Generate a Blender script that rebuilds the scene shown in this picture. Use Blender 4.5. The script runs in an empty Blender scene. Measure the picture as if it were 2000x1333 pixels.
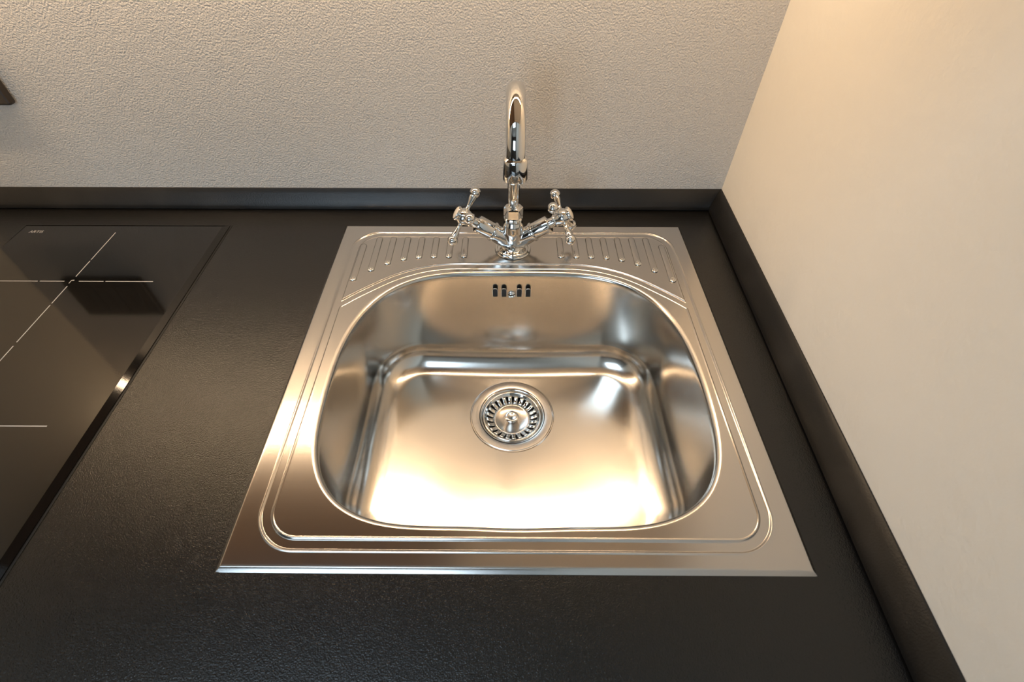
import bpy, bmesh, math, random
import numpy as np
from mathutils import Vector, Matrix, Quaternion
PI = math.pi
sc = bpy.context.scene
C = sc.collection

# ------------------------------------------------------------------ camera
cx, cy, cz, pit, yaw, rol, fpx, D_, WY, sx_, sy_ = [-0.00806, -0.58733, 0.41342, 0.8298, -0.00686, -0.00051,
                                                 963.33178, 0.46435, 0.0524, -15.51638, -11.20953]
F = Vector((math.sin(yaw)*math.cos(pit), math.cos(yaw)*math.cos(pit), -math.sin(pit)))
Rt = Vector((math.cos(yaw), -math.sin(yaw), 0)); U = Rt.cross(F)
R2 = Rt*math.cos(rol)+U*math.sin(rol); U2 = -Rt*math.sin(rol)+U*math.cos(rol)
cam = bpy.data.cameras.new('camera'); co = bpy.data.objects.new('camera', cam); C.objects.link(co)
co.matrix_world = Matrix(((R2.x, U2.x, -F.x, cx), (R2.y, U2.y, -F.y, cy), (R2.z, U2.z, -F.z, cz), (0, 0, 0, 1)))
cam.sensor_width = 36.0; cam.lens = fpx/2000*36; cam.shift_x = -sx_/2000; cam.shift_y = sy_/2000
cam.clip_start = 0.01
cam.dof.use_dof = True; cam.dof.focus_distance = 0.62; cam.dof.aperture_fstop = 11
sc.camera = co
# ------------------------------------------------------------------ world, light, exposure
sc.view_settings.view_transform = 'Standard'; sc.view_settings.look = 'None'
sc.view_settings.gamma = 1; sc.view_settings.use_curve_mapping = False
sc.view_settings.exposure = 0.38
w = bpy.data.worlds.new('world'); sc.world = w; w.use_nodes = True
bg = w.node_tree.nodes['Background']; bg.inputs[0].default_value = (0.66, 0.84, 1.0, 1); bg.inputs[1].default_value = 4.6
sc.cycles.caustics_reflective = True; sc.cycles.blur_glossy = 0.3
sc.cycles.sample_clamp_indirect = 6.0

def area(name, loc, size, size_y, power, color, rot=(0, 0, 0), portal=False, spread=PI):
    l = bpy.data.lights.new(name, 'AREA'); l.shape = 'RECTANGLE'; l.size = size; l.size_y = size_y
    l.energy = power; l.color = color; l.spread = spread
    o = bpy.data.objects.new(name, l); C.objects.link(o); o.location = loc; o.rotation_euler = rot
    if portal: l.cycles.is_portal = True
    return o
WARM = (1.0, 0.72, 0.45)
STRIP_Y, STRIP_Z = -0.014, 0.505
area('strip_light', (-0.465, STRIP_Y, STRIP_Z), 0.70, 0.016, 1.9, WARM)
area('strip_light', (0.09, STRIP_Y, STRIP_Z), 0.35, 0.014, 0.74, WARM)
# daylight comes in by the window in the front wall
WX0, WX1, WZ0, WZ1, FY = -1.75, -0.25, 0.05, 1.25, -3.2
area('window_portal', ((WX0+WX1)/2, FY-0.02, (WZ0+WZ1)/2), WX1-WX0, WZ1-WZ0, 1, (1, 1, 1), (PI/2, 0, 0), True)
# and by a roof window in the ceiling behind and left of the camera
CEIL = 1.65
KX0, KX1, KY0, KY1 = -1.25, -0.15, -1.65, -0.65
area('skylight_portal', ((KX0+KX1)/2, (KY0+KY1)/2, CEIL+.02), KX1-KX0, KY1-KY0, 1, (1, 1, 1), (0, 0, 0), True)

# ------------------------------------------------------------------ materials
def mat(name, color, rough=0.5, metal=0.0, spec=0.5, bump=None, coat=0, aniso=None, emis=None, var=None):
    m = bpy.data.materials.new(name); m.use_nodes = True
    nt = m.node_tree; b = nt.nodes['Principled BSDF']
    b.inputs['Base Color'].default_value = (*color, 1); b.inputs['Roughness'].default_value = rough
    b.inputs['Metallic'].default_value = metal; b.inputs['Specular IOR Level'].default_value = spec
    b.inputs['Coat Weight'].default_value = coat
    tc = nt.nodes.new('ShaderNodeTexCoord')
    if bump:
        last = None
        for (kind, scale, strength, dist, stretch) in bump:
            mp = nt.nodes.new('ShaderNodeMapping'); mp.inputs['Scale'].default_value = stretch
            nt.links.new(tc.outputs['Object'], mp.inputs[0])
            if kind == 'noise':
                n = nt.nodes.new('ShaderNodeTexNoise'); n.inputs['Scale'].default_value = scale
                n.inputs['Detail'].default_value = 3; out = n.outputs[0]
            else:
                n = nt.nodes.new('ShaderNodeTexVoronoi'); n.inputs['Scale'].default_value = scale; out = n.outputs[0]
            nt.links.new(mp.outputs[0], n.inputs['Vector'])
            bp = nt.nodes.new('ShaderNodeBump'); bp.inputs['Strength'].default_value = strength
            bp.inputs['Distance'].default_value = dist
            nt.links.new(out, bp.inputs['Height'])
            if last: nt.links.new(last.outputs[0], bp.inputs['Normal'])
            last = bp
        nt.links.new(last.outputs[0], b.inputs['Normal'])
    if aniso:
        b.inputs['Anisotropic'].default_value = aniso
        t = nt.nodes.new('ShaderNodeTangent'); t.direction_type = 'UV_MAP'; t.uv_map = 'UVMap'
        nt.links.new(t.outputs[0], b.inputs['Tangent'])
    if var:   # slight colour variation: (scale, other colour, low, high)
        n = nt.nodes.new('ShaderNodeTexNoise'); n.inputs['Scale'].default_value = var[0]; n.inputs['Detail'].default_value = 4
        nt.links.new(tc.outputs['Object'], n.inputs['Vector'])
        r = nt.nodes.new('ShaderNodeValToRGB'); r.color_ramp.elements[0].color = (*color, 1); r.color_ramp.elements[1].color = (*var[1], 1)
        r.color_ramp.elements[0].position = var[2]; r.color_ramp.elements[1].position = var[3]
        nt.links.new(n.outputs[0], r.inputs[0]); nt.links.new(r.outputs[0], b.inputs['Base Color'])
    if emis:
        b.inputs['Emission Color'].default_value = (*emis[0], 1); b.inputs['Emission Strength'].default_value = emis[1]
    return m
ONE = (1, 1, 1)
M = {}
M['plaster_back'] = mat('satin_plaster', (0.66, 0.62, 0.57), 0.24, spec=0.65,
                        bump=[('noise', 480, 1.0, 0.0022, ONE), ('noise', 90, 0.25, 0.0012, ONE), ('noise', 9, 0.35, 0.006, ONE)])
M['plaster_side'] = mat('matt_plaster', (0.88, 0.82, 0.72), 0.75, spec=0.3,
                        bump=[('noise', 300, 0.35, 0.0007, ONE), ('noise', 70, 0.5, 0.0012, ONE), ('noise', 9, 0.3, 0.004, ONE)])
M['paint'] = mat('room_paint', (0.11, 0.095, 0.08), 0.8, bump=[('noise', 60, 0.3, 0.001, ONE)])
M['ceiling'] = mat('ceiling_paint', (0.42, 0.38, 0.33), 0.9, bump=[('noise', 60, 0.2, 0.001, ONE)])
M['floor'] = mat('oak_floor', (0.16, 0.09, 0.05), 0.45, bump=[('noise', 20, 0.2, 0.001, (1, 12, 1))], var=(6, (0.22, 0.12, 0.06), 0.35, 0.65))
M['counter'] = mat('black_laminate', (0.006, 0.0055, 0.005), 0.17, spec=0.55,
                   bump=[('noise', 900, 0.6, 0.0005, ONE), ('noise', 480, 0.28, 0.0006, ONE)])
M['trim'] = mat('black_trim_laminate', (0.009, 0.008, 0.007), 0.34, spec=0.45,
                bump=[('noise', 620, 0.35, 0.0005, ONE)], var=(14, (0.022, 0.019, 0.016), 0.45, 0.75))
M['glass'] = mat('ceramic_glass', (0.005, 0.0045, 0.004), 0.06, spec=0.5, bump=[('noise', 700, 0.03, 0.0003, ONE)])
M['glass_edge'] = mat('glass_edge', (0.01, 0.008, 0.006), 0.08, spec=0.8)
M['print'] = mat('grey_print', (0.42, 0.40, 0.38), 0.5)
M['steel'] = mat('brushed_steel', (0.60, 0.575, 0.55), 0.20, 1.0, aniso=0.55,
                 bump=[('noise', 130, 0.05, 0.0002, (0.25, 14, 1))])
M['bowl'] = mat('satin_steel', (0.66, 0.63, 0.59), 0.18, 1.0,
                bump=[('noise', 1400, 0.06, 0.0002, ONE), ('noise', 9, 0.12, 0.002, ONE)])
M['flange'] = mat('waste_steel', (0.66, 0.63, 0.60), 0.2, 1.0, bump=[('noise', 500, 0.05, 0.0002, ONE)])
M['chrome'] = mat('chrome', (0.70, 0.70, 0.69), 0.035, 1.0)
M['chrome_b'] = mat('polished_steel', (0.74, 0.73, 0.71), 0.09, 1.0)
M['dark'] = mat('dark_void', (0.004, 0.004, 0.004), 0.5)
M['socket'] = mat('dark_bronze_plastic', (0.035, 0.026, 0.018), 0.35)
M['socket_in'] = mat('black_plastic', (0.01, 0.009, 0.008), 0.3)
M['enamel'] = mat('cream_enamel', (0.75, 0.68, 0.58), 0.2)
M['cab_brown'] = mat('brown_laminate', (0.20, 0.115, 0.065), 0.4, bump=[('noise', 20, 0.1, 0.0005, (1, 10, 1))])
M['cab_light'] = mat('beige_laminate', (0.78, 0.68, 0.56), 0.45, bump=[('noise', 40, 0.1, 0.0003, ONE)])
M['frame'] = mat('white_lacquer', (0.8, 0.8, 0.8), 0.4)
M['diffuser'] = mat('lamp_diffuser', (0.9, 0.85, 0.75), 0.5, emis=(WARM, 2.0))
M['alu'] = mat('aluminium', (0.7, 0.7, 0.7), 0.35, 1.0)

# ------------------------------------------------------------------ helpers
def put(name, me, m, parent=None, label=None, cat=None, group=None, kind=None, smooth=True):
    o = bpy.data.objects.new(name, me); C.objects.link(o)
    if not me.materials: me.materials.append(m)
    if parent: o.parent = parent
    if label: o['label'] = label
    if cat: o['category'] = cat
    if group: o['group'] = group
    if kind: o['kind'] = kind
    if smooth: me.polygons.foreach_set('use_smooth', [True]*len(me.polygons))
    return o
def thing(name, label, cat, loc=(0, 0, 0), group=None):
    o = bpy.data.objects.new(name, None); C.objects.link(o); o.location = loc; o.empty_display_size = .02
    o['label'] = label; o['category'] = cat
    if group: o['group'] = group
    return o
def from_bm(name, bm):
    bmesh.ops.recalc_face_normals(bm, faces=bm.faces)
    me = bpy.data.meshes.new(name); bm.to_mesh(me); bm.free(); return me
def box_bm(bm, lo, hi, bev=0.0):
    r = bmesh.ops.create_cube(bm, size=1)
    for v in r['verts']:
        v.co = Vector([lo[i]+(v.co[i]+.5)*(hi[i]-lo[i]) for i in range(3)])
    if bev:
        es = list({e for v in r['verts'] for e in v.link_edges})
        bmesh.ops.bevel(bm, geom=es, offset=bev, segments=2, profile=.5, affect='EDGES')
def box(name, lo, hi, m, parent=None, bev=0.0, off=(0, 0, 0), **k):
    bm = bmesh.new()
    lo = [lo[i]-off[i] for i in range(3)]; hi = [hi[i]-off[i] for i in range(3)]
    box_bm(bm, lo, hi, bev); return put(name, from_bm(name, bm), m, parent, smooth=False, **k)
def prism(name, poly, z0, z1, m, parent=None, bev=0.0, **k):
    bm = bmesh.new()
    a = [bm.verts.new((x, y, z0)) for x, y in poly]; b = [bm.verts.new((x, y, z1)) for x, y in poly]
    bm.faces.new(a); bm.faces.new(b); n = len(poly)
    for i in range(n): bm.faces.new((a[i], a[(i+1) % n], b[(i+1) % n], b[i]))
    if bev:
        es = [e for e in bm.edges if all(abs(v.co.z-z1) < 1e-9 for v in e.verts)]
        bmesh.ops.bevel(bm, geom=es, offset=bev, segments=2, affect='EDGES')
    return put(name, from_bm(name, bm), m, parent, smooth=False, **k)
def lathe_bm(bm, prof, origin=(0, 0, 0), axis=(0, 0, 1), seg=40, caps=True):
    """prof: list of (radius, height along the axis)"""
    q = Vector((0, 0, 1)).rotation_difference(Vector(axis).normalized()); o = Vector(origin)
    rings = []
    for r, h in prof:
        if r < 1e-6: rings.append([bm.verts.new(o+q@Vector((0, 0, h)))])
        else: rings.append([bm.verts.new(o+q@Vector((r*math.cos(2*PI*i/seg), r*math.sin(2*PI*i/seg), h))) for i in range(seg)])
    for a, b in zip(rings, rings[1:]):
        for i in range(seg):
            j = (i+1) % seg
            if len(a) == 1 and len(b) == 1: continue
            if len(a) == 1: bm.faces.new((a[0], b[i], b[j]))
            elif len(b) == 1: bm.faces.new((a[i], a[j], b[0]))
            else: bm.faces.new((a[i], a[j], b[j], b[i]))
    if caps:
        for r in (rings[0], rings[-1]):
            if len(r) > 1: bm.faces.new(r)
def arc(r0, h0, r, a0, a1, n=8):
    return [(max(0, r0+r*math.cos(a0+(a1-a0)*i/n)), h0+r*math.sin(a0+(a1-a0)*i/n)) for i in range(n+1)]
def autosmooth(o, ang=35):
    me = o.data
    bm = bmesh.new(); bm.from_mesh(me)
    for e in bm.edges:
        if len(e.link_faces) == 2 and e.calc_face_angle(0) > math.radians(ang): e.smooth = False
    bm.to_mesh(me); bm.free(); return o
def lathe(name, prof, m, parent=None, origin=(0, 0, 0), axis=(0, 0, 1), seg=40, ang=35, caps=True, **k):
    bm = bmesh.new(); lathe_bm(bm, prof, origin, axis, seg, caps)
    return autosmooth(put(name, from_bm(name, bm), m, parent, **k), ang)
def tube_bm(bm, pts, rad, seg=32):
    pts = [Vector(p) for p in pts]; n = len(pts); rings = []
    up = Vector((1, 0, 0))
    for i, p in enumerate(pts):
        t = (pts[min(i+1, n-1)]-pts[max(i-1, 0)]).normalized()
        a = (up-t*up.dot(t)).normalized(); b = t.cross(a)
        r = rad[i] if hasattr(rad, '__len__') else rad
        rings.append([bm.verts.new(p+a*r*math.cos(2*PI*k/seg)+b*r*math.sin(2*PI*k/seg)) for k in range(seg)])
    for x, y in zip(rings, rings[1:]):
        for k in range(seg): bm.faces.new((x[k], x[(k+1) % seg], y[(k+1) % seg], y[k]))
    bm.faces.new(rings[0]); bm.faces.new(rings[-1])

# ------------------------------------------------------------------ the room
RXS = 0.0245                                    # the right wall leans out of square by 1.4 degrees
def rwx(y): return 0.3025+RXS*(y-WY)
Z0 = -0.90
def wall_prism(name, poly, z0, z1, m):
    o = prism(name, poly, z0, z1, m); o['kind'] = 'structure'; return o
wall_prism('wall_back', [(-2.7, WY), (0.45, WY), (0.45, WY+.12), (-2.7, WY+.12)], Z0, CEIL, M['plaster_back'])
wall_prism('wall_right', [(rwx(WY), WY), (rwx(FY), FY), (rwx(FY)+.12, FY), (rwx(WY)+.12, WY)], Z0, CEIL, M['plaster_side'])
wall_prism('wall_left', [(-0.83, WY), (-0.83, -0.72), (-0.95, -0.72), (-0.95, WY)], Z0, CEIL, M['plaster_side'])
wall_prism('wall_far_left', [(-2.7, WY), (-2.7, FY), (-2.82, FY), (-2.82, WY)], Z0, CEIL, M['paint'])
o = prism('floor', [(-2.82, WY), (0.45, WY), (0.45, FY-.12), (-2.82, FY-.12)], Z0-.1, Z0, M['floor']); o['kind'] = 'structure'
bm = bmesh.new()
for x0, x1, y0, y1 in ((-2.82, KX0, FY-.12, WY+.12), (KX1, .45, FY-.12, WY+.12), (KX0, KX1, FY-.12, KY0), (KX0, KX1, KY1, WY+.12)):
    box_bm(bm, (x0, y0, CEIL), (x1, y1, CEIL+.1))
put('ceiling', from_bm('ceiling', bm), M['ceiling'], smooth=False, kind='structure')
bm = bmesh.new()
for lo, hi in (((-2.82, FY-.12, Z0), (WX0, FY, CEIL)), ((WX1, FY-.12, Z0), (0.45, FY, CEIL)),
               ((WX0, FY-.12, Z0), (WX1, FY, WZ0)), ((WX0, FY-.12, WZ1), (WX1, FY, CEIL))):
    box_bm(bm, lo, hi)
put('wall_front', from_bm('wall_front', bm), M['paint'], smooth=False, kind='structure')
bm = bmesh.new()
for lo, hi in (((WX0, -.09, WZ0), (WX0+.06, -.03, WZ1)), ((WX1-.06, -.09, WZ0), (WX1, -.03, WZ1)),
               ((WX0, -.09, WZ0), (WX1, -.03, WZ0+.06)), ((WX0, -.09, WZ1-.06), (WX1, -.03, WZ1)),
               (((WX0+WX1)/2-.05, -.09, WZ0), ((WX0+WX1)/2+.05, -.03, WZ1))):
    box_bm(bm, (lo[0], FY+lo[1], lo[2]), (hi[0], FY+hi[1], hi[2]), .004)
put('window_1', from_bm('window_1', bm), M['frame'], smooth=False, kind='structure')
bm = bmesh.new()
for x0, x1, y0, y1 in ((KX0, KX0+.05, KY0, KY1), (KX1-.05, KX1, KY0, KY1), (KX0+.05, KX1-.05, KY0, KY0+.05), (KX0+.05, KX1-.05, KY1-.05, KY1)):
    box_bm(bm, (x0, y0, CEIL+.04), (x1, y1, CEIL+.09), .004)
put('window_2', from_bm('window_2', bm), M['frame'], smooth=False, kind='structure')

# ------------------------------------------------------------------ base cabinet and worktop
FRONT = -0.615
bc = thing('base_cabinet', 'dark kitchen base cabinet carrying the black worktop', 'cabinet', (-0.27, -0.27, Z0))
def loc(o, p):  # shift mesh given in world coordinates under a parent at location
    o.matrix_parent_inverse = Matrix.Translation(-Vector(p)); return o
P = (-0.27, -0.27, Z0)
bm = bmesh.new()
for lo, hi in (((-.826, -.58, Z0+.1), (-.81, .045, -.0385)), ((.265, -.58, Z0+.1), (.281, .036, -.0385)),
               ((-.81, -.58, Z0+.1), (.265, .03, Z0+.116)), ((-.81, -.50, Z0), (.265, -.49, Z0+.1)),
               ((-.41, -.58, Z0+.116), (-.395, .03, -.0385))): box_bm(bm, lo, hi)
loc(put('carcass', from_bm('carcass', bm), M['cab_brown'], bc, smooth=False), P)
for x0, x1 in ((-.826, -.405), (-.401, -.066), (-.062, .279)):
    d = loc(box('door', (x0, -.60, Z0+.1), (x1, -.582, -.042), M['trim'], bc, .001), P)
    h = put('handle', from_bm('handle', (lambda b: (tube_bm(b, [(x1-.03, -.602, -.2), (x1-.03, -.625, -.2), (x1-.03, -.63, -.205), (x1-.03, -.63, -.30), (x1-.03, -.625, -.305), (x1-.03, -.602, -.305)], .005, 12), b)[1])(bmesh.new())), M['alu'], d)
    d.parent = bc
# worktop: a slab with the sink cut-out
xl = -0.8295
bm = bmesh.new()
HX0, HX1, HY0, HY1 = -0.212, 0.212, -0.448, -0.088
outer = [(xl, WY-.0006), (rwx(WY)-.0008, WY-.0006), (rwx(FRONT)-.0008, FRONT), (xl, FRONT)]
inner = [(HX0, HY1), (HX1, HY1), (HX1, HY0), (HX0, HY0)]
vs = {}
for nm, pts in (('o', outer), ('i', inner)):
    for z in (-.038, 0):
        for k, (x, y) in enumerate(pts): vs[nm, z, k] = bm.verts.new((x, y, z))
for k in range(4):
    j = (k+1) % 4
    for z in (-.038, 0): bm.faces.new((vs['o', z, k], vs['o', z, j], vs['i', z, j], vs['i', z, k]))
    for nm in 'oi': bm.faces.new((vs[nm, -.038, k], vs[nm, -.038, j], vs[nm, 0, j], vs[nm, 0, k]))
put('worktop', from_bm('worktop', bm), M['counter'], smooth=False, label='black fine-textured laminate worktop around the steel sink and the hob', cat='worktop')
# upstand trims: slanted profile with a small reveal at the foot, mitred in the corner
def trim(name, base, top, label):
    # base/top: two (x,y) points each along the run; profile goes wall -> top -> slanted face -> rounded foot
    (b0, b1), (t0, t1) = base, top
    b0, b1, t0, t1 = map(Vector, ((*b0, 0), (*b1, 0), (*t0, 0), (*t1, 0)))
    bm = bmesh.new(); rings = []
    prof = [(1.0, .0003), (.10, .0003), (.10, .0011), (0.0, .0013), (-.05, .0020), (-.04, .005), (.0, .008), (.25, .015), (.60, .0235), (.84, .0288), (.92, .0298), (1.0, .0300)]
    for s, (b, t) in enumerate(((b0, t0), (b1, t1))):
        rings.append([bm.verts.new((b.x+(t.x-b.x)*f, b.y+(t.y-b.y)*f, z)) for f, z in prof])
    n = len(prof)
    for k in range(n): bm.faces.new((rings[0][k], rings[0][(k+1) % n], rings[1][(k+1) % n], rings[1][k]))
    bm.faces.new(rings[0]); bm.faces.new(rings[1])
    o = put(name, from_bm(name, bm), M['trim'], label=label, cat='trim')
    autosmooth(o, 30)
G = .0003
yb, yt = .0412, WY-G
def rb(y): return 0.2890+0.0262*(y-.042)
trim('upstand', ((xl, yb), (rb(yb), yb)), ((xl, yt), (rwx(yt)-G, yt)), 'black upstand trim along the foot of the back wall behind the tap')
trim('upstand', ((rb(yb)+.0001, yb-.0003), (rb(FRONT), FRONT)), ((rwx(yt)-G, yt-.0003), (rwx(FRONT)-G, FRONT)), 'black upstand trim along the foot of the right-hand wall beside the sink')

# ------------------------------------------------------------------ sink
SW, SD, TOP = 0.237, 0.46435, 0.0034
BC = np.array([0.0015, -0.270])
rimL = [(-.0994, -.1056), (-.142, -.1273), (-.1733, -.1641), (-.1887, -.206), (-.1937, -.2583), (-.1939, -.3105), (-.1892, -.3562), (-.18, -.3819),
        (-.1576, -.408), (-.1274, -.4256), (-.0879, -.4309)]
rimR = [(.0829, -.4285), (.1362, -.4195), (.1683, -.3966), (.1868, -.3695), (.1941, -.3374), (.199, -.2829), (.1952, -.2115), (.1808, -.1706), (.1569, -.1349), (.0966, -.1083)]
pts = [(abs(x-.0022), y) for x, y in rimL+rimR] + [(0, -.102), (0, -.4318)]
pts = np.array([(x, y) for x, y in pts]+[(-x, y) for x, y in pts])
rel = pts-np.array([0, BC[1]]); th = np.arctan2(rel[:, 0], -rel[:, 1]); rr = np.hypot(*rel.T)
A = np.stack([np.cos(k*th) for k in range(9)], 1); reg = np.diag([1e-6*k**4 for k in range(9)])
cf = np.linalg.solve(A.T@A/len(rr)*1+reg, A.T@rr/len(rr))
def rim_r(t): return sum(cf[k]*np.cos(k*t) for k in range(9))
def rim_xy(t):
    r = rim_r(t)+.0012
    return np.stack([.0018+r*np.sin(t), BC[1]-r*np.cos(t)], -1)
NT = 1440
tt = np.linspace(0, 2*PI, NT, endpoint=False)
cor = [np.arctan2((sx*SW-.0018), -(yy-BC[1])) % (2*PI) for sx in (-1, 1) for yy in (0, -SD)]
for c in cor: tt[np.argmin(abs(tt-c))] = c
rim = rim_xy(tt)
drv = np.roll(rim, -1, 0)-np.roll(rim, 1, 0); nrm = np.stack([-drv[:, 1], drv[:, 0]], 1)
nrm /= np.linalg.norm(nrm, axis=1)[:, None]
if ((BC-rim)*nrm).sum() < 0: nrm = -nrm           # inward
def smooth(e0, e1, x):
    t = np.clip((x-e0)/(e1-e0), 0, 1); return t*t*(3-2*t)
def rrect(x, y, x0, x1, y0, y1, rad):
    c = ((x0+x1)/2, (y0+y1)/2); qx = np.abs(x-c[0])-(x1-x0)/2+rad; qy = np.abs(y-c[1])-(y1-y0)/2+rad
    return np.hypot(np.maximum(qx, 0), np.maximum(qy, 0))+np.minimum(np.maximum(qx, qy), 0)-rad
g2 = np.array([(0, -.0908), (.045, -.0909), (.0809, -.0914), (.112, -.0972), (.1384, -.1078), (.1575, -.1195), (.1735, -.1320), (.192, -.1475), (.2112, -.1655)])
# refine by Catmull-Rom
def catmull(P_, n=8):
    P_ = np.vstack([2*P_[0]-P_[1], P_, 2*P_[-1]-P_[-2]]); out = []
    for i in range(1, len(P_)-2):
        for k in range(n):
            t = k/n; a, b, c, d = P_[i-1:i+3]
            out.append(.5*((2*b)+(-a+c)*t+(2*a-5*b+4*c-d)*t*t+(-a+3*b-3*c+d)*t**3))
    out.append(P_[-2]); return np.array(out)
g2 = catmull(g2)
def seg_dist(x, y, P_):
    d = np.full(x.shape, 9.0)
    for a, b in zip(P_, P_[1:]):
        ab = b-a; t = np.clip(((x-a[0])*ab[0]+(y-a[1])*ab[1])/(ab@ab), 0, 1)
        d = np.minimum(d, np.hypot(x-a[0]-t*ab[0], y-a[1]-t*ab[1]))
    return d
ribs = []
for bx, by, tx, ty in [(-.2012, -.1165, -.2012, -.0500), (-.1822, -.0980, -.1822, -.0345), (-.1632, -.0845, -.1632, -.0340), (-.1435, -.0760, -.1435, -.0340),
                       (-.1240, -.0718, -.1240, -.0340), (-.1043, -.0703, -.1043, -.0340), (-.0845, -.0697, -.0845, -.0340), (-.0645, -.0692, -.0645, -.0340)]:
    ribs.append((bx, by, tx, ty)); ribs.append((-bx-.0008, by, -tx-.0008, ty))
def H(x, y):
    gd = .0019
    d1 = np.abs(rrect(x, y, -.2110, .2112, -.4432, -.0232, .031))
    d2 = seg_dist(np.abs(x), y, g2)
    d_ = np.minimum(d1, d2)
    z = TOP-.0011*smooth(.0052, .0032, d_)+.00036*np.exp(-((d_-.0054)/.00075)**2)
    e = np.minimum(SW-np.abs(x), np.minimum(-y, y+SD))       # distance to the outer edge
    ew = .0034
    z = z-((ew-e)+np.sqrt((ew-e)**2+3e-7)-(-ew*0))/2*.94
    return z
# outer rectangle along the same rays
dirx, diry = np.sin(tt), -np.cos(tt); ox, oy = .0018, BC[1]
with np.errstate(divide='ignore'):
    tx = np.where(dirx > 0, (SW-ox)/dirx, (-SW-ox)/dirx); ty = np.where(diry > 0, (0-oy)/diry, (-SD-oy)/diry)
tx = np.where(np.abs(dirx) < 1e-9, 9, tx); ty = np.where(np.abs(diry) < 1e-9, 9, ty)
to = np.minimum(tx, ty); out = np.stack([ox+dirx*to, oy+diry*to], 1)
def ring_mesh(name, rings, closed_last=False, normals=None, uv=True):
    V = np.concatenate(rings); n = len(rings[0]); k = len(rings)
    i = np.arange(n); j = (i+1) % n; Fs = []
    for r in range(k-1): Fs.append(np.stack([r*n+i, r*n+j, (r+1)*n+j, (r+1)*n+i], 1))
    Fs = np.concatenate(Fs)
    me = bpy.data.meshes.new(name)
    me.vertices.add(len(V)); me.vertices.foreach_set('co', V.ravel())
    me.loops.add(Fs.size); me.loops.foreach_set('vertex_index', Fs.ravel())
    me.polygons.add(len(Fs)); me.polygons.foreach_set('loop_start', np.arange(0, Fs.size, 4)); me.polygons.foreach_set('loop_total', np.full(len(Fs), 4))
    me.update(); me.validate()
    if uv:
        l = me.uv_layers.new(name='UVMap'); l.data.foreach_set('uv', V[Fs.ravel()][:, :2].ravel())
    if normals is not None:
        me.polygons.foreach_set('use_smooth', [True]*len(Fs)); me.normals_split_custom_set_from_vertices(normals)
    return me
NR = 290
rings = []; Ns = []
s = np.linspace(0, 1, NR)
for f in s:
    xy = rim*(1-f)+out*f
    z = H(xy[:, 0], xy[:, 1]); h = 1e-4
    xx = np.clip(xy[:, 0], -SW+h, SW-h); yy = np.clip(xy[:, 1], -SD+h, -h)
    gx = (H(xx+h, yy)-H(xx-h, yy))/(2*h); gy = (H(xx, yy+h)-H(xx, yy-h))/(2*h)
    N_ = np.stack([-gx, -gy, np.ones_like(gx)], 1); N_ /= np.linalg.norm(N_, axis=1)[:, None]
    rings.append(np.column_stack([xy, z])); Ns.append(N_)
rings.append(np.column_stack([out, np.full(NT, .00005)])); Ns.append(Ns[-1])
# orient faces upwards: rings go inside -> outside, angle runs clockwise or not; flip if needed
a, b, c = rings[0][0], rings[0][1], rings[1][0]
if np.cross(b-a, c-a)[2] < 0:
    rings = [r[::-1] for r in rings]; Ns = [n_[::-1] for n_ in Ns]
sink = thing('sink', 'square inset stainless steel sink with one deep bowl let into the black worktop', 'sink')
put('drainer_deck', ring_mesh('drainer_deck', rings, normals=np.concatenate(Ns)), M['steel'], sink)
# bowl
DEP, RF, DR = -0.1515, .036, .014
DC = np.array([0.0, -0.2190]); DRAD = .0430
prof = []
rl = .0052
for k in range(9):
    a_ = PI/2*k/8*.93; prof.append((rl*math.sin(a_), TOP-rl*(1-math.cos(a_))))
ins0, z0 = prof[-1]
zf = DEP+RF
BX, BY0, BY1, BR = .1865, -.4190, -.1240, .066        # contour at the foot of the walls
def polar(x0, x1, y0, y1, rad):
    lo = np.full(NT, .02); hi = np.full(NT, .4)
    for _ in range(40):
        mid = (lo+hi)/2; ins_ = rrect(.0018+mid*np.sin(tt), BC[1]-mid*np.cos(tt), x0, x1, y0, y1, rad) < 0
        lo = np.where(ins_, mid, lo); hi = np.where(ins_, hi, mid)
    return np.stack([.0018+lo*np.sin(tt), BC[1]-lo*np.cos(tt)], 1)
foot = polar(.0018-BX, .0018+BX, BY0, BY1, BR)
br = []
for ins, z in prof: br.append(np.column_stack([rim+nrm*ins, np.full(NT, z)]))
topc = br[-1][:, :2]; z0 = br[-1][0, 2]
for k in range(1, 25):
    f = k/24; w_b = f*f*(3-2*f)*.5+f*.5
    br.append(np.column_stack([topc*(1-w_b)+foot*w_b, np.full(NT, z0+(zf-z0)*f)]))
    prof.append((ins0+.022*w_b, z0+(zf-z0)*f))
for k in range(1, 19):
    a_ = .12+(PI/2-.012-.12)*k/18; i_ = RF*(math.cos(.12)-math.cos(a_)); z = zf+RF*math.sin(.12)-RF*math.sin(a_)
    br.append(np.column_stack([polar(.0018-BX+i_, .0018+BX-i_, BY0+i_, BY1-i_, BR-i_), np.full(NT, z)]))
last = br[-1]
circ = np.stack([DC[0]+DRAD*1.02*np.sin(tt), DC[1]-DRAD*1.02*np.cos(tt)], 1)
for k in range(1, 31):
    f = k/30; xy = last[:, :2]*(1-f)+circ*f
    br.append(np.column_stack([xy, np.full(NT, last[0, 2]-.0016*f)]))
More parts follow.
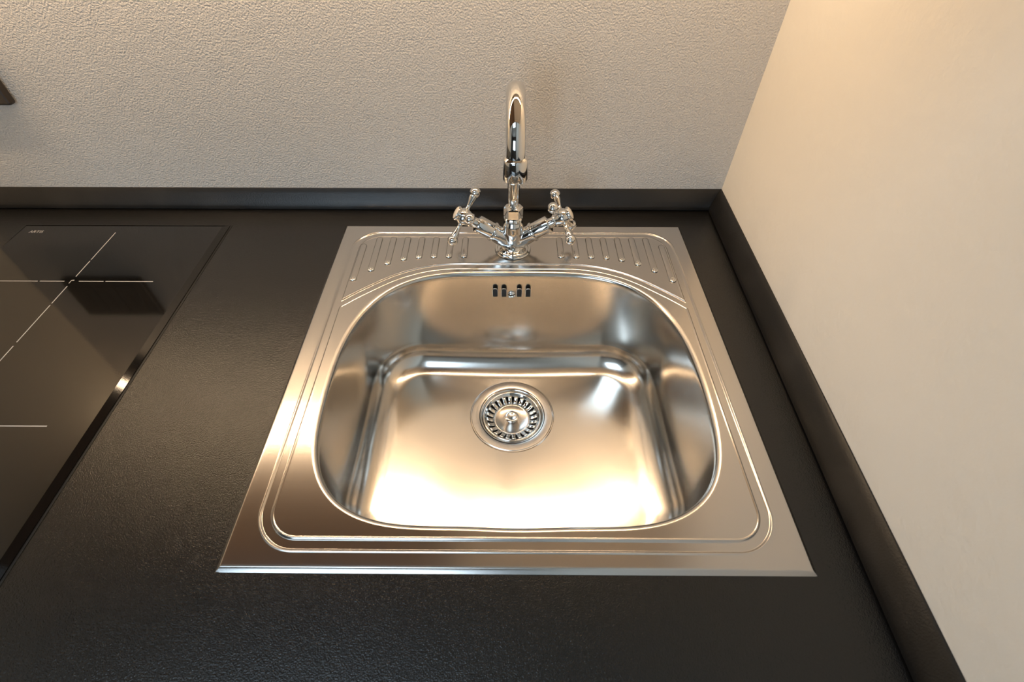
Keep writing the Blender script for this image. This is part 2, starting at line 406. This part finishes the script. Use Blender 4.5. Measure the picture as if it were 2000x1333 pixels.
# the floor of the bowl falls about three degrees towards the drain
ZD = last[0, 2]-.0016
def fall(xy, z):
    d_ = np.hypot(xy[:, 0]-DC[0], xy[:, 1]-DC[1])-DRAD*1.02
    return z+.042*np.maximum(0, d_)*smooth(-.05, -.135, z)
for r in br: r[:, 2] = fall(r[:, :2], r[:, 2])
br = [r[::2] for r in br]
me = ring_mesh('bowl', br)
bm = bmesh.new(); bm.from_mesh(me); bmesh.ops.recalc_face_normals(bm, faces=bm.faces)
if min(bm.faces, key=lambda f: f.calc_center_median().z).normal.z < 0: bmesh.ops.reverse_faces(bm, faces=bm.faces)
bm.to_mesh(me); bm.free()
put('bowl', me, M['bowl'], sink)
# pressed ribs of the little drainer: elongated low pads with a punched stud at the front end
def rib_mesh(L, w=.0045):
    bm = bmesh.new(); n = 10
    outline = [(w*math.cos(a_), L+w*math.sin(a_)) for a_ in np.linspace(0, PI, n)]+[(w*math.cos(a_), w*math.sin(a_)) for a_ in np.linspace(PI, 2*PI, n)]
    lev = [(1.0, -.0001), (.94, .0005), (.84, .0011), (.66, .0015), (.35, .0017)]
    rs = []
    for f, z in lev:
        rs.append([bm.verts.new((x*f, (y*f if y < 0 else (L+(y-L)*f if y > L else y)), z)) for x, y in outline])
    m_ = len(outline)
    for p_, q_ in zip(rs, rs[1:]):
        for k in range(m_): bm.faces.new((p_[k], p_[(k+1) % m_], q_[(k+1) % m_], q_[k]))
    bm.faces.new(rs[-1])
    uvl = bm.loops.layers.uv.new('UVMap')
    for f in bm.faces:
        for l_ in f.loops: l_[uvl].uv = (l_.vert.co.x, l_.vert.co.y)
    return from_bm('rib', bm)
bm = bmesh.new(); lathe_bm(bm, [(.0044, 0), (.0041, .0008), (.0034, .0013), (.0026, .0013), (.0018, .0007), (.0012, .0008), (.0006, .0013), (0, .0014)], seg=20, caps=False)
stud_me = from_bm('stud', bm)
for bx, by, tx_, ty_ in ribs:
    r_ = put('rib', rib_mesh(ty_-by), M['steel'], sink); r_.location = (bx, by, TOP)
    s_ = put('stud', stud_me, M['chrome_b'], r_); s_.location = (0, -.0006, .0006)
# overflow slots and screw on the back wall of the bowl
def back_y(z):
    zz = [p[1] for p in prof][::-1]; ii = [p[0] for p in prof][::-1]
    top_y = rim[:, 1].max(); return top_y-np.interp(z, zz, ii)
OZ = -.0290
tilt = math.atan2(back_y(-.016)-back_y(-.040), .024)*-1
bm = bmesh.new(); n = 8; w_ = .0030; L = .0100
o1 = [(w_*math.cos(a_), L+w_*math.sin(a_)) for a_ in np.linspace(0, PI, n)]+[(w_*math.cos(a_), -L+w_*math.sin(a_)) for a_ in np.linspace(PI, 2*PI, n)]
ra = [bm.verts.new((x, .0004, y)) for x, y in o1]; rb_ = [bm.verts.new((x, -.0004, y)) for x, y in o1]; bm.faces.new(rb_)
for k in range(len(o1)): bm.faces.new((ra[k], ra[(k+1) % len(o1)], rb_[(k+1) % len(o1)], rb_[k]))
slot_me = from_bm('overflow_slot', bm)
bm = bmesh.new()
def ring_of(f, y): return [bm.verts.new((x*(1+f/abs(w_)) if True else x, y, (L if z > 0 else -L)+(z-(L if z > 0 else -L))*(1+f/w_))) for x, z in o1]
r1, r2, r3 = ring_of(.0006, .0004), ring_of(.0004, -.0006), ring_of(0, -.0003)
for p_, q_ in ((r1, r2), (r2, r3)):
    for k in range(len(o1)): bm.faces.new((p_[k], p_[(k+1) % len(o1)], q_[(k+1) % len(o1)], q_[k]))
lip_me = from_bm('slot_lip', bm)
XS = -.0014
for dx in (-.0215, -.0100, .0100, .0215):
    o = put('overflow_slot', slot_me, M['dark'], sink, smooth=False); o.location = (XS+dx, back_y(OZ)-.0002, OZ); o.rotation_euler = (-tilt, 0, 0)  # solid black pad, no opening; shade inside the slot is put into its colour
    l_ = put('slot_lip', lip_me, M['bowl'], o)
o = lathe('overflow_screw', [(.0052, 0), (.0052, .0008), (.0042, .0018), (.0022, .0024), (.0008, .0018), (0, .0018)], M['chrome_b'], sink, (XS, back_y(OZ)+.0002, OZ), (0, -1, math.tan(tilt)*-1), 24)
put('screw_slot', from_bm('screw_slot', (lambda b: (box_bm(b, (-.0034, -.0025, -.0004), (.0034, -.0018, .0004)), b)[1])(bmesh.new())), M['dark'], o).location = (XS, back_y(OZ), OZ)
# waste: flange, well, basket strainer
waste = thing('sink_strainer', 'round steel basket strainer seated in the drain of the sink bowl', 'strainer', (DC[0], DC[1], ZD))
lathe('flange', [(.0425, -.010), (.0425, -.0005), (.0440, .0014), (.0470, .0021), (.0535, .0022), (.0545, .0017), (.0552, .0017), (.0562, .0007), (.0565, 0.0)], M['flange'], waste, seg=96, ang=25, caps=False)
bm = bmesh.new(); lathe_bm(bm, [(.0427, .0008), (.0410, .0004), (.0395, -.0035), (.0392, -.012), (.030, -.024), (0, -.026)], seg=64, caps=False)
put('drain_well', from_bm('drain_well', bm), M['chrome_b'], waste)
bas = bpy.data.objects.new('basket', None)
# outer collar of the basket and the slotted funnel
bm = bmesh.new()
lathe_bm(bm, [(.0392, -.0055), (.0392, -.0010), (.0380, .0000), (.0368, -.0006), (.0352, -.0026), (.0343, -.0030), (.0338, -.0040), (.0338, -.0065)], seg=96, caps=False)
basket = put('basket', from_bm('basket', bm), M['chrome'], waste)
bm = bmesh.new()
lathe_bm(bm, [(.0236, -.0105), (.0240, -.0086), (.0232, -.0080), (.0215, -.0088), (.0165, -.0104), (.0120, -.0108), (.0085, -.0108), (.0040, -.0104), (0, -.0104)], seg=72, caps=False)
put('strainer_dish', from_bm('strainer_dish', bm), M['flange'], basket)
bm = bmesh.new()      # one bar of the funnel
nb = 24; ha = PI/nb
prf = [(.0340, -.0038, .62), (.0310, -.0062, .66), (.0275, -.0080, .76), (.0236, -.0086, .98)]
for thk in (0,):
    row = []
    for r_, z_, f_ in prf:
        row.append([bm.verts.new((r_*math.cos(t_*ha*f_), r_*math.sin(t_*ha*f_), z_+(.0005 if abs(t_) < .9 else 0))) for t_ in (-1, -.6, 0, .6, 1)] )
    for p_, q_ in zip(row, row[1:]):
        for k in range(4): bm.faces.new((p_[k], q_[k], q_[k+1], p_[k+1]))
    geo = bmesh.ops.extrude_face_region(bm, geom=bm.faces[:])
    for v in [g for g in geo['geom'] if isinstance(g, bmesh.types.BMVert)]: v.co.z -= .0012
bar_me = from_bm('strainer_bar', bm)
for k in range(nb):
    o = put('strainer_bar', bar_me, M['chrome'], basket); o.rotation_euler = (0, 0, 2*PI*(k+.3)/nb)
bm = bmesh.new(); lathe_bm(bm, [(.0395, -.0135), (.0200, -.0125), (0, -.0125)], seg=48, caps=False)
put('drain_shadow_plate', from_bm('drain_shadow_plate', bm), M['dark'], basket).name = 'drain_shade_disc'  # black disc below the bars; its colour stands in for the drain's shade
lathe('strainer_knob', [(.0060, -.0106), (.0052, -.0085), (.0056, -.0062), (.0080, -.0050), (.0092, -.0036), (.0090, -.0024), (.0076, -.0016), (.0050, -.0018), (.0030, -.0024), (0, -.0026)], M['chrome_b'], basket, seg=40)

# ------------------------------------------------------------------ tap
FY0 = -0.055
tap = thing('mixer_tap', 'chrome swan-neck mixer tap with two cross handles behind the bowl', 'tap', (0, FY0, TOP+.0003))
EL = math.radians(32)
ARM = [Vector((s_*math.cos(EL), 0, math.sin(EL))) for s_ in (-1, 1)]
HUB = [Vector((s_*.0625, 0, .0505)) for s_ in (-1, 1)]
# body: arms, waist and shoulder fused into one surface
bm = bmesh.new()
lathe_bm(bm, [(.0212, .0012), (.0212, .0025), (.0195, .0038), (.0150, .0052), (.0120, .0085), (.0112, .012), (.0122, .020), (.0135, .030), (.0128, .040), (.0105, .046), (.0100, .050)], seg=40)
for s_ in (0, 1):
    st = HUB[s_]-ARM[s_]*.044
    lathe_bm(bm, [(.0085, -.031), (.0095, -.024), (.0106, -.014), (.0113, -.004), (.0115, 0.0)], st, ARM[s_], 40)
    # lower sweep from the arm into the waist
    tube_bm(bm, [(0, 0, .0128), (ARM[s_].x*.010, 0, .0145), (st.x*.55, 0, st.z*.62), (st.x*.95, 0, st.z*.90)], [.0108, .0105, .0104, .0104], 32)
me = from_bm('tap_body', bm)
tmp = bpy.data.objects.new('tmp', me); C.objects.link(tmp)
md = tmp.modifiers.new('r', 'REMESH'); md.mode = 'VOXEL'; md.voxel_size = .00075; md.use_smooth_shade = True
ms = tmp.modifiers.new('s', 'SMOOTH'); ms.factor = .5; ms.iterations = 14
dg = bpy.context.evaluated_depsgraph_get(); me2 = bpy.data.meshes.new_from_object(tmp.evaluated_get(dg))
bpy.data.objects.remove(tmp); me2.name = 'tap_body'
put('tap_body', me2, M['chrome'], tap)
lathe('base_ring', [(.0235, .00005), (.0240, .0008), (.0232, .0020), (.0212, .0026), (.0205, .0026)], M['chrome'], tap, seg=64)
lathe('body_screw', [(.0034, 0), (.0034, .0012), (.0028, .0018), (.0016, .0018), (.0014, .0008), (0, .0008)], M['chrome_b'], tap, (0, -.0118, .0095), (0, -1, .25), 20)
# swivel nut
bm = bmesh.new()
lathe_bm(bm, [(.0104, .046), (.0118, .0475), (.0120, .0500), (.0106, .0515)], seg=40)
lathe_bm(bm, [(.0112, .0515), (.0122, .0530), (.0122, .0640), (.0112, .0655), (.0090, .0662), (.0078, .0670)], seg=6)
autosmooth(put('swivel_nut', from_bm('swivel_nut', bm), M['chrome'], tap), 25)
# riser and swan neck
sp = []
r0 = .0425; yc = -.0425; zc = .1745
for z in (.060, .080, .100, .112): sp.append((0, 0, z))
rad = [.0074]*4
sp.append((0, 0, .116)); rad.append(.0086); sp.append((0, 0, .120)); rad.append(.0094); sp.append((0, 0, .150)); rad.append(.0096)
for k in range(0, 41):
    a_ = PI*k/40; sp.append((0, yc+r0*math.cos(a_), zc+r0*math.sin(a_))); rad.append(.0096)
sp.append((0, yc-r0, .166)); rad.append(.0096)
bm = bmesh.new(); tube_bm(bm, sp, rad, 48)
put('spout', from_bm('spout', bm), M['chrome'], tap)
autosmooth(tap.children[-1], 50)
aer = lathe('aerator', [(.0098, .0015), (.0118, 0.0), (.0124, -.0012), (.0124, -.0210), (.0120, -.0222), (.0104, -.0222), (.0100, -.0205), (0, -.0205)], M['chrome'], tap, (0, yc-r0, .1745), seg=56, ang=30)
# handles
def handle(s_, phi):
    ax, hub = ARM[s_], HUB[s_]
    sd = -1 if s_ == 0 else 1
    u = Vector((-sd*math.sin(EL), 0, math.cos(EL))); v = Vector((0, -1, 0))
    st = hub-ax*.044
    lathe('arm_collar', [(.0112, -.0010), (.0127, -.0004), (.0130, .0010), (.0127, .0024), (.0112, .0030)], M['chrome'], tap, st, ax, 48)
    lathe('valve_sleeve', [(.0110, .0025), (.0112, .0035), (.0112, .0230), (.0106, .0248), (.0080, .0252), (.0066, .0256), (.0062, .0290), (.0060, .0360)], M['chrome'], tap, st, ax, 48)
    h = lathe('cross_handle', [(.0062, -.0125), (.0078, -.0120), (.0086, -.0105), (.0080, -.0090), (.0092, -.0060), (.0108, -.0010), (.0106, .0030), (.0088, .0058), (.0080, .0068), (.0090, .0080), (.0094, .0092), (.0090, .0108), (.0078, .0112)], M['chrome'], tap, hub, ax, 40)
    c = lathe('handle_cap', [(.0080, .0108), (.0078, .0116), (.0050, .0126), (.0, .0129)], M['enamel'], h, hub, ax, 32)
    for k in range(4):
        a_ = phi+k*PI/2; d = u*math.cos(a_)+v*math.sin(a_)
        lathe('spoke', [(.0046, .0060), (.0036, .0095), (.0026, .0125), (.0026, .0150), (.0034, .0200), (.0046, .0245)] +
              arc(0, .0330, .0068, -PI/2+.75, PI/2, 12), M['chrome'], h, hub, d, 28)
    return h
handle(0, math.radians(-34)); handle(1, math.radians(-59))

# ------------------------------------------------------------------ hob
hob = thing('induction_hob', 'black glass two-zone induction hob with thin white cross marks, left of the sink', 'hob', (-0.5465, -0.2600, 0))
hx0, hx1, hy0, hy1, ht = -.1462, .1448, -.258, .2590, .0045
bm = bmesh.new()
ins = [(0, .0004), (0, .0014), (.0060, .0041), (.0070, .0045)]
rs = []
for i_, z in ins: rs.append([bm.verts.new((x, y, z)) for x, y in ((hx0+i_, hy0+i_), (hx1-i_, hy0+i_), (hx1-i_, hy1-i_), (hx0+i_, hy1-i_))])
for p_, q_ in zip(rs, rs[1:]):
    for k in range(4): bm.faces.new((p_[k], p_[(k+1) % 4], q_[(k+1) % 4], q_[k]))
bm.faces.new(rs[0]); bm.faces.new(rs[-1])
put('glass_plate', from_bm('glass_plate', bm), M['glass'], hob, smooth=False)
bm = bmesh.new(); box_bm(bm, (hx0-.0022, hy0-.0022, .00005), (hx1+.0022, hy1+.0022, .0004)); put('seal_gap_shade', from_bm('seal_gap_shade', bm), M['dark'], hob, smooth=False)  # black sealing frame, its colour doubling as the gap shadow round the glass
def pbox(name, x0, x1, y0, y1): return box(name, (x0, y0, ht-.0002), (x1, y1, ht+.00003), M['print'], hob, off=(-.5465, -.26, 0))
for zy in (-.1250, -.3345):
    X, Y = -.5515, zy; lw = .0006
    for sx in (-1, 1):
        for r0_, r1_ in ((.009, .0400), (.0425, .1020)):
            a_, b_ = sorted((X+sx*r0_, X+sx*r1_)); pbox('zone_mark', a_, b_, Y-lw, Y+lw)
            a_, b_ = sorted((Y+sx*r0_, Y+sx*r1_)); pbox('zone_mark', X-lw, X+lw, a_, b_)
    pbox('zone_mark', X-.0016, X-.0006, Y-.004, Y+.002); pbox('zone_mark', X-.0006, X+.0022, Y+.0010, Y+.0026)
def text(body, size, loc_, parent, m, name='lettering', rot=(0, 0, 0)):
    cu = bpy.data.curves.new(name, 'FONT'); cu.body = body; cu.size = size; cu.extrude = .00003; cu.align_x = 'LEFT'
    t = bpy.data.objects.new(name, cu); C.objects.link(t); bpy.context.view_layer.update()
    me = bpy.data.meshes.new_from_object(t.evaluated_get(bpy.context.evaluated_depsgraph_get())); bpy.data.objects.remove(t)
    o = put(name, me, m, parent, smooth=False); o.location = loc_; o.rotation_euler = rot; return o
text('ARTIS', .0075, (-.6725+.5465, -.0242+.26, ht+.00002), hob, M['print'])
# touch controls near the front of the glass (out of frame)
for k in range(6):
    bm = bmesh.new(); lathe_bm(bm, [(.0050, 0), (.0050, .00003), (.0043, .00003), (.0043, 0)], seg=20, caps=False)
    o = put('touch_key', from_bm('touch_key', bm), M['print'], hob); o.location = (-.09+k*.036, -.235, ht)

# ------------------------------------------------------------------ wall socket
so = thing('wall_socket', 'dark brown rectangular socket plate on the back wall above the hob', 'socket', (-0.7005, WY, 0.1925))
bm = bmesh.new(); box_bm(bm, (-.0680, -.0110, -.0425), (.0680, 0, .0425), .003)
put('cover_plate', from_bm('cover_plate', bm), M['socket'], so, smooth=False)
for k in (-1, 0, 1):
    i_ = put('socket_insert', from_bm('socket_insert', (lambda b: (box_bm(b, (-.0165, -.0120, -.0300), (.0165, -.0100, .0300), .0008), b)[1])(bmesh.new())), M['socket_in'], so, smooth=False)
    i_.location = (k*.036, 0, 0)
    for dz in (-.0095, 0, .0095):
        lathe('pin_hole', [(.0030, -.0002), (.0030, .0004), (.0022, .0004), (.0022, -.0001), (0, -.0001)], M['dark'], i_, (0, -.0120, dz), (0, -1, 0), 14)

# ------------------------------------------------------------------ wall cabinets above (seen only mirrored in the steel and glass)
CB = 0.52
def wall_cab(x0, x1, y0, m, label):
    P = ((x0+x1)/2, 0, CB)
    c = thing('wall_cabinet', label, 'cabinet', P)
    bm = bmesh.new()
    for lo, hi in (((x0, y0, CB), (x0+.018, WY-.001, CB+.7)), ((x1-.018, y0, CB), (x1, WY-.001, CB+.7)),
                   ((x0+.018, y0, CB+.012), (x1-.018, WY-.001, CB+.03)), ((x0+.018, y0, CB+.68), (x1-.018, WY-.001, CB+.7)), ((x0+.018, WY-.02, CB+.03), (x1-.018, WY-.012, CB+.68))):
        box_bm(bm, [lo[i]-P[i] for i in range(3)], [hi[i]-P[i] for i in range(3)])
    put('carcass', from_bm('carcass', bm), m, c, smooth=False)
    xm = (x0+x1)/2
    for a_, b_ in ((x0, xm-.001), (xm+.001, x1)):
        box('door', (a_, y0-.02, CB-.004), (b_, y0-.001, CB+.7), m, c, .001, off=P)
wall_cab(-.826, -.104, -.330, M['cab_brown'], 'brown wall cabinet hung above the hob')
wall_cab(-.100, .278, -.330, M['cab_light'], 'beige wall cabinet hung above the sink')
for sx0, sx1, lab in ((-.82, -.11, 'long slim aluminium lamp profile with warm diffuser under the brown wall cabinet'), (-.092, .27, 'short slim aluminium lamp profile with warm diffuser under the beige wall cabinet')):
    xm = (sx0+sx1)/2; hw = (sx1-sx0)/2
    ls = thing('light_strip', lab, 'lamp', (xm, STRIP_Y, STRIP_Z))
    bm = bmesh.new(); box_bm(bm, (-hw, -.009, .0035), (hw, .009, .0145), .001); put('lamp_profile', from_bm('lamp_profile', bm), M['alu'], ls, smooth=False)
    bm = bmesh.new(); box_bm(bm, (-hw+.002, -.0065, .0015), (hw-.002, .0065, .0035)); put('diffuser', from_bm('diffuser', bm), M['diffuser'], ls, smooth=False)
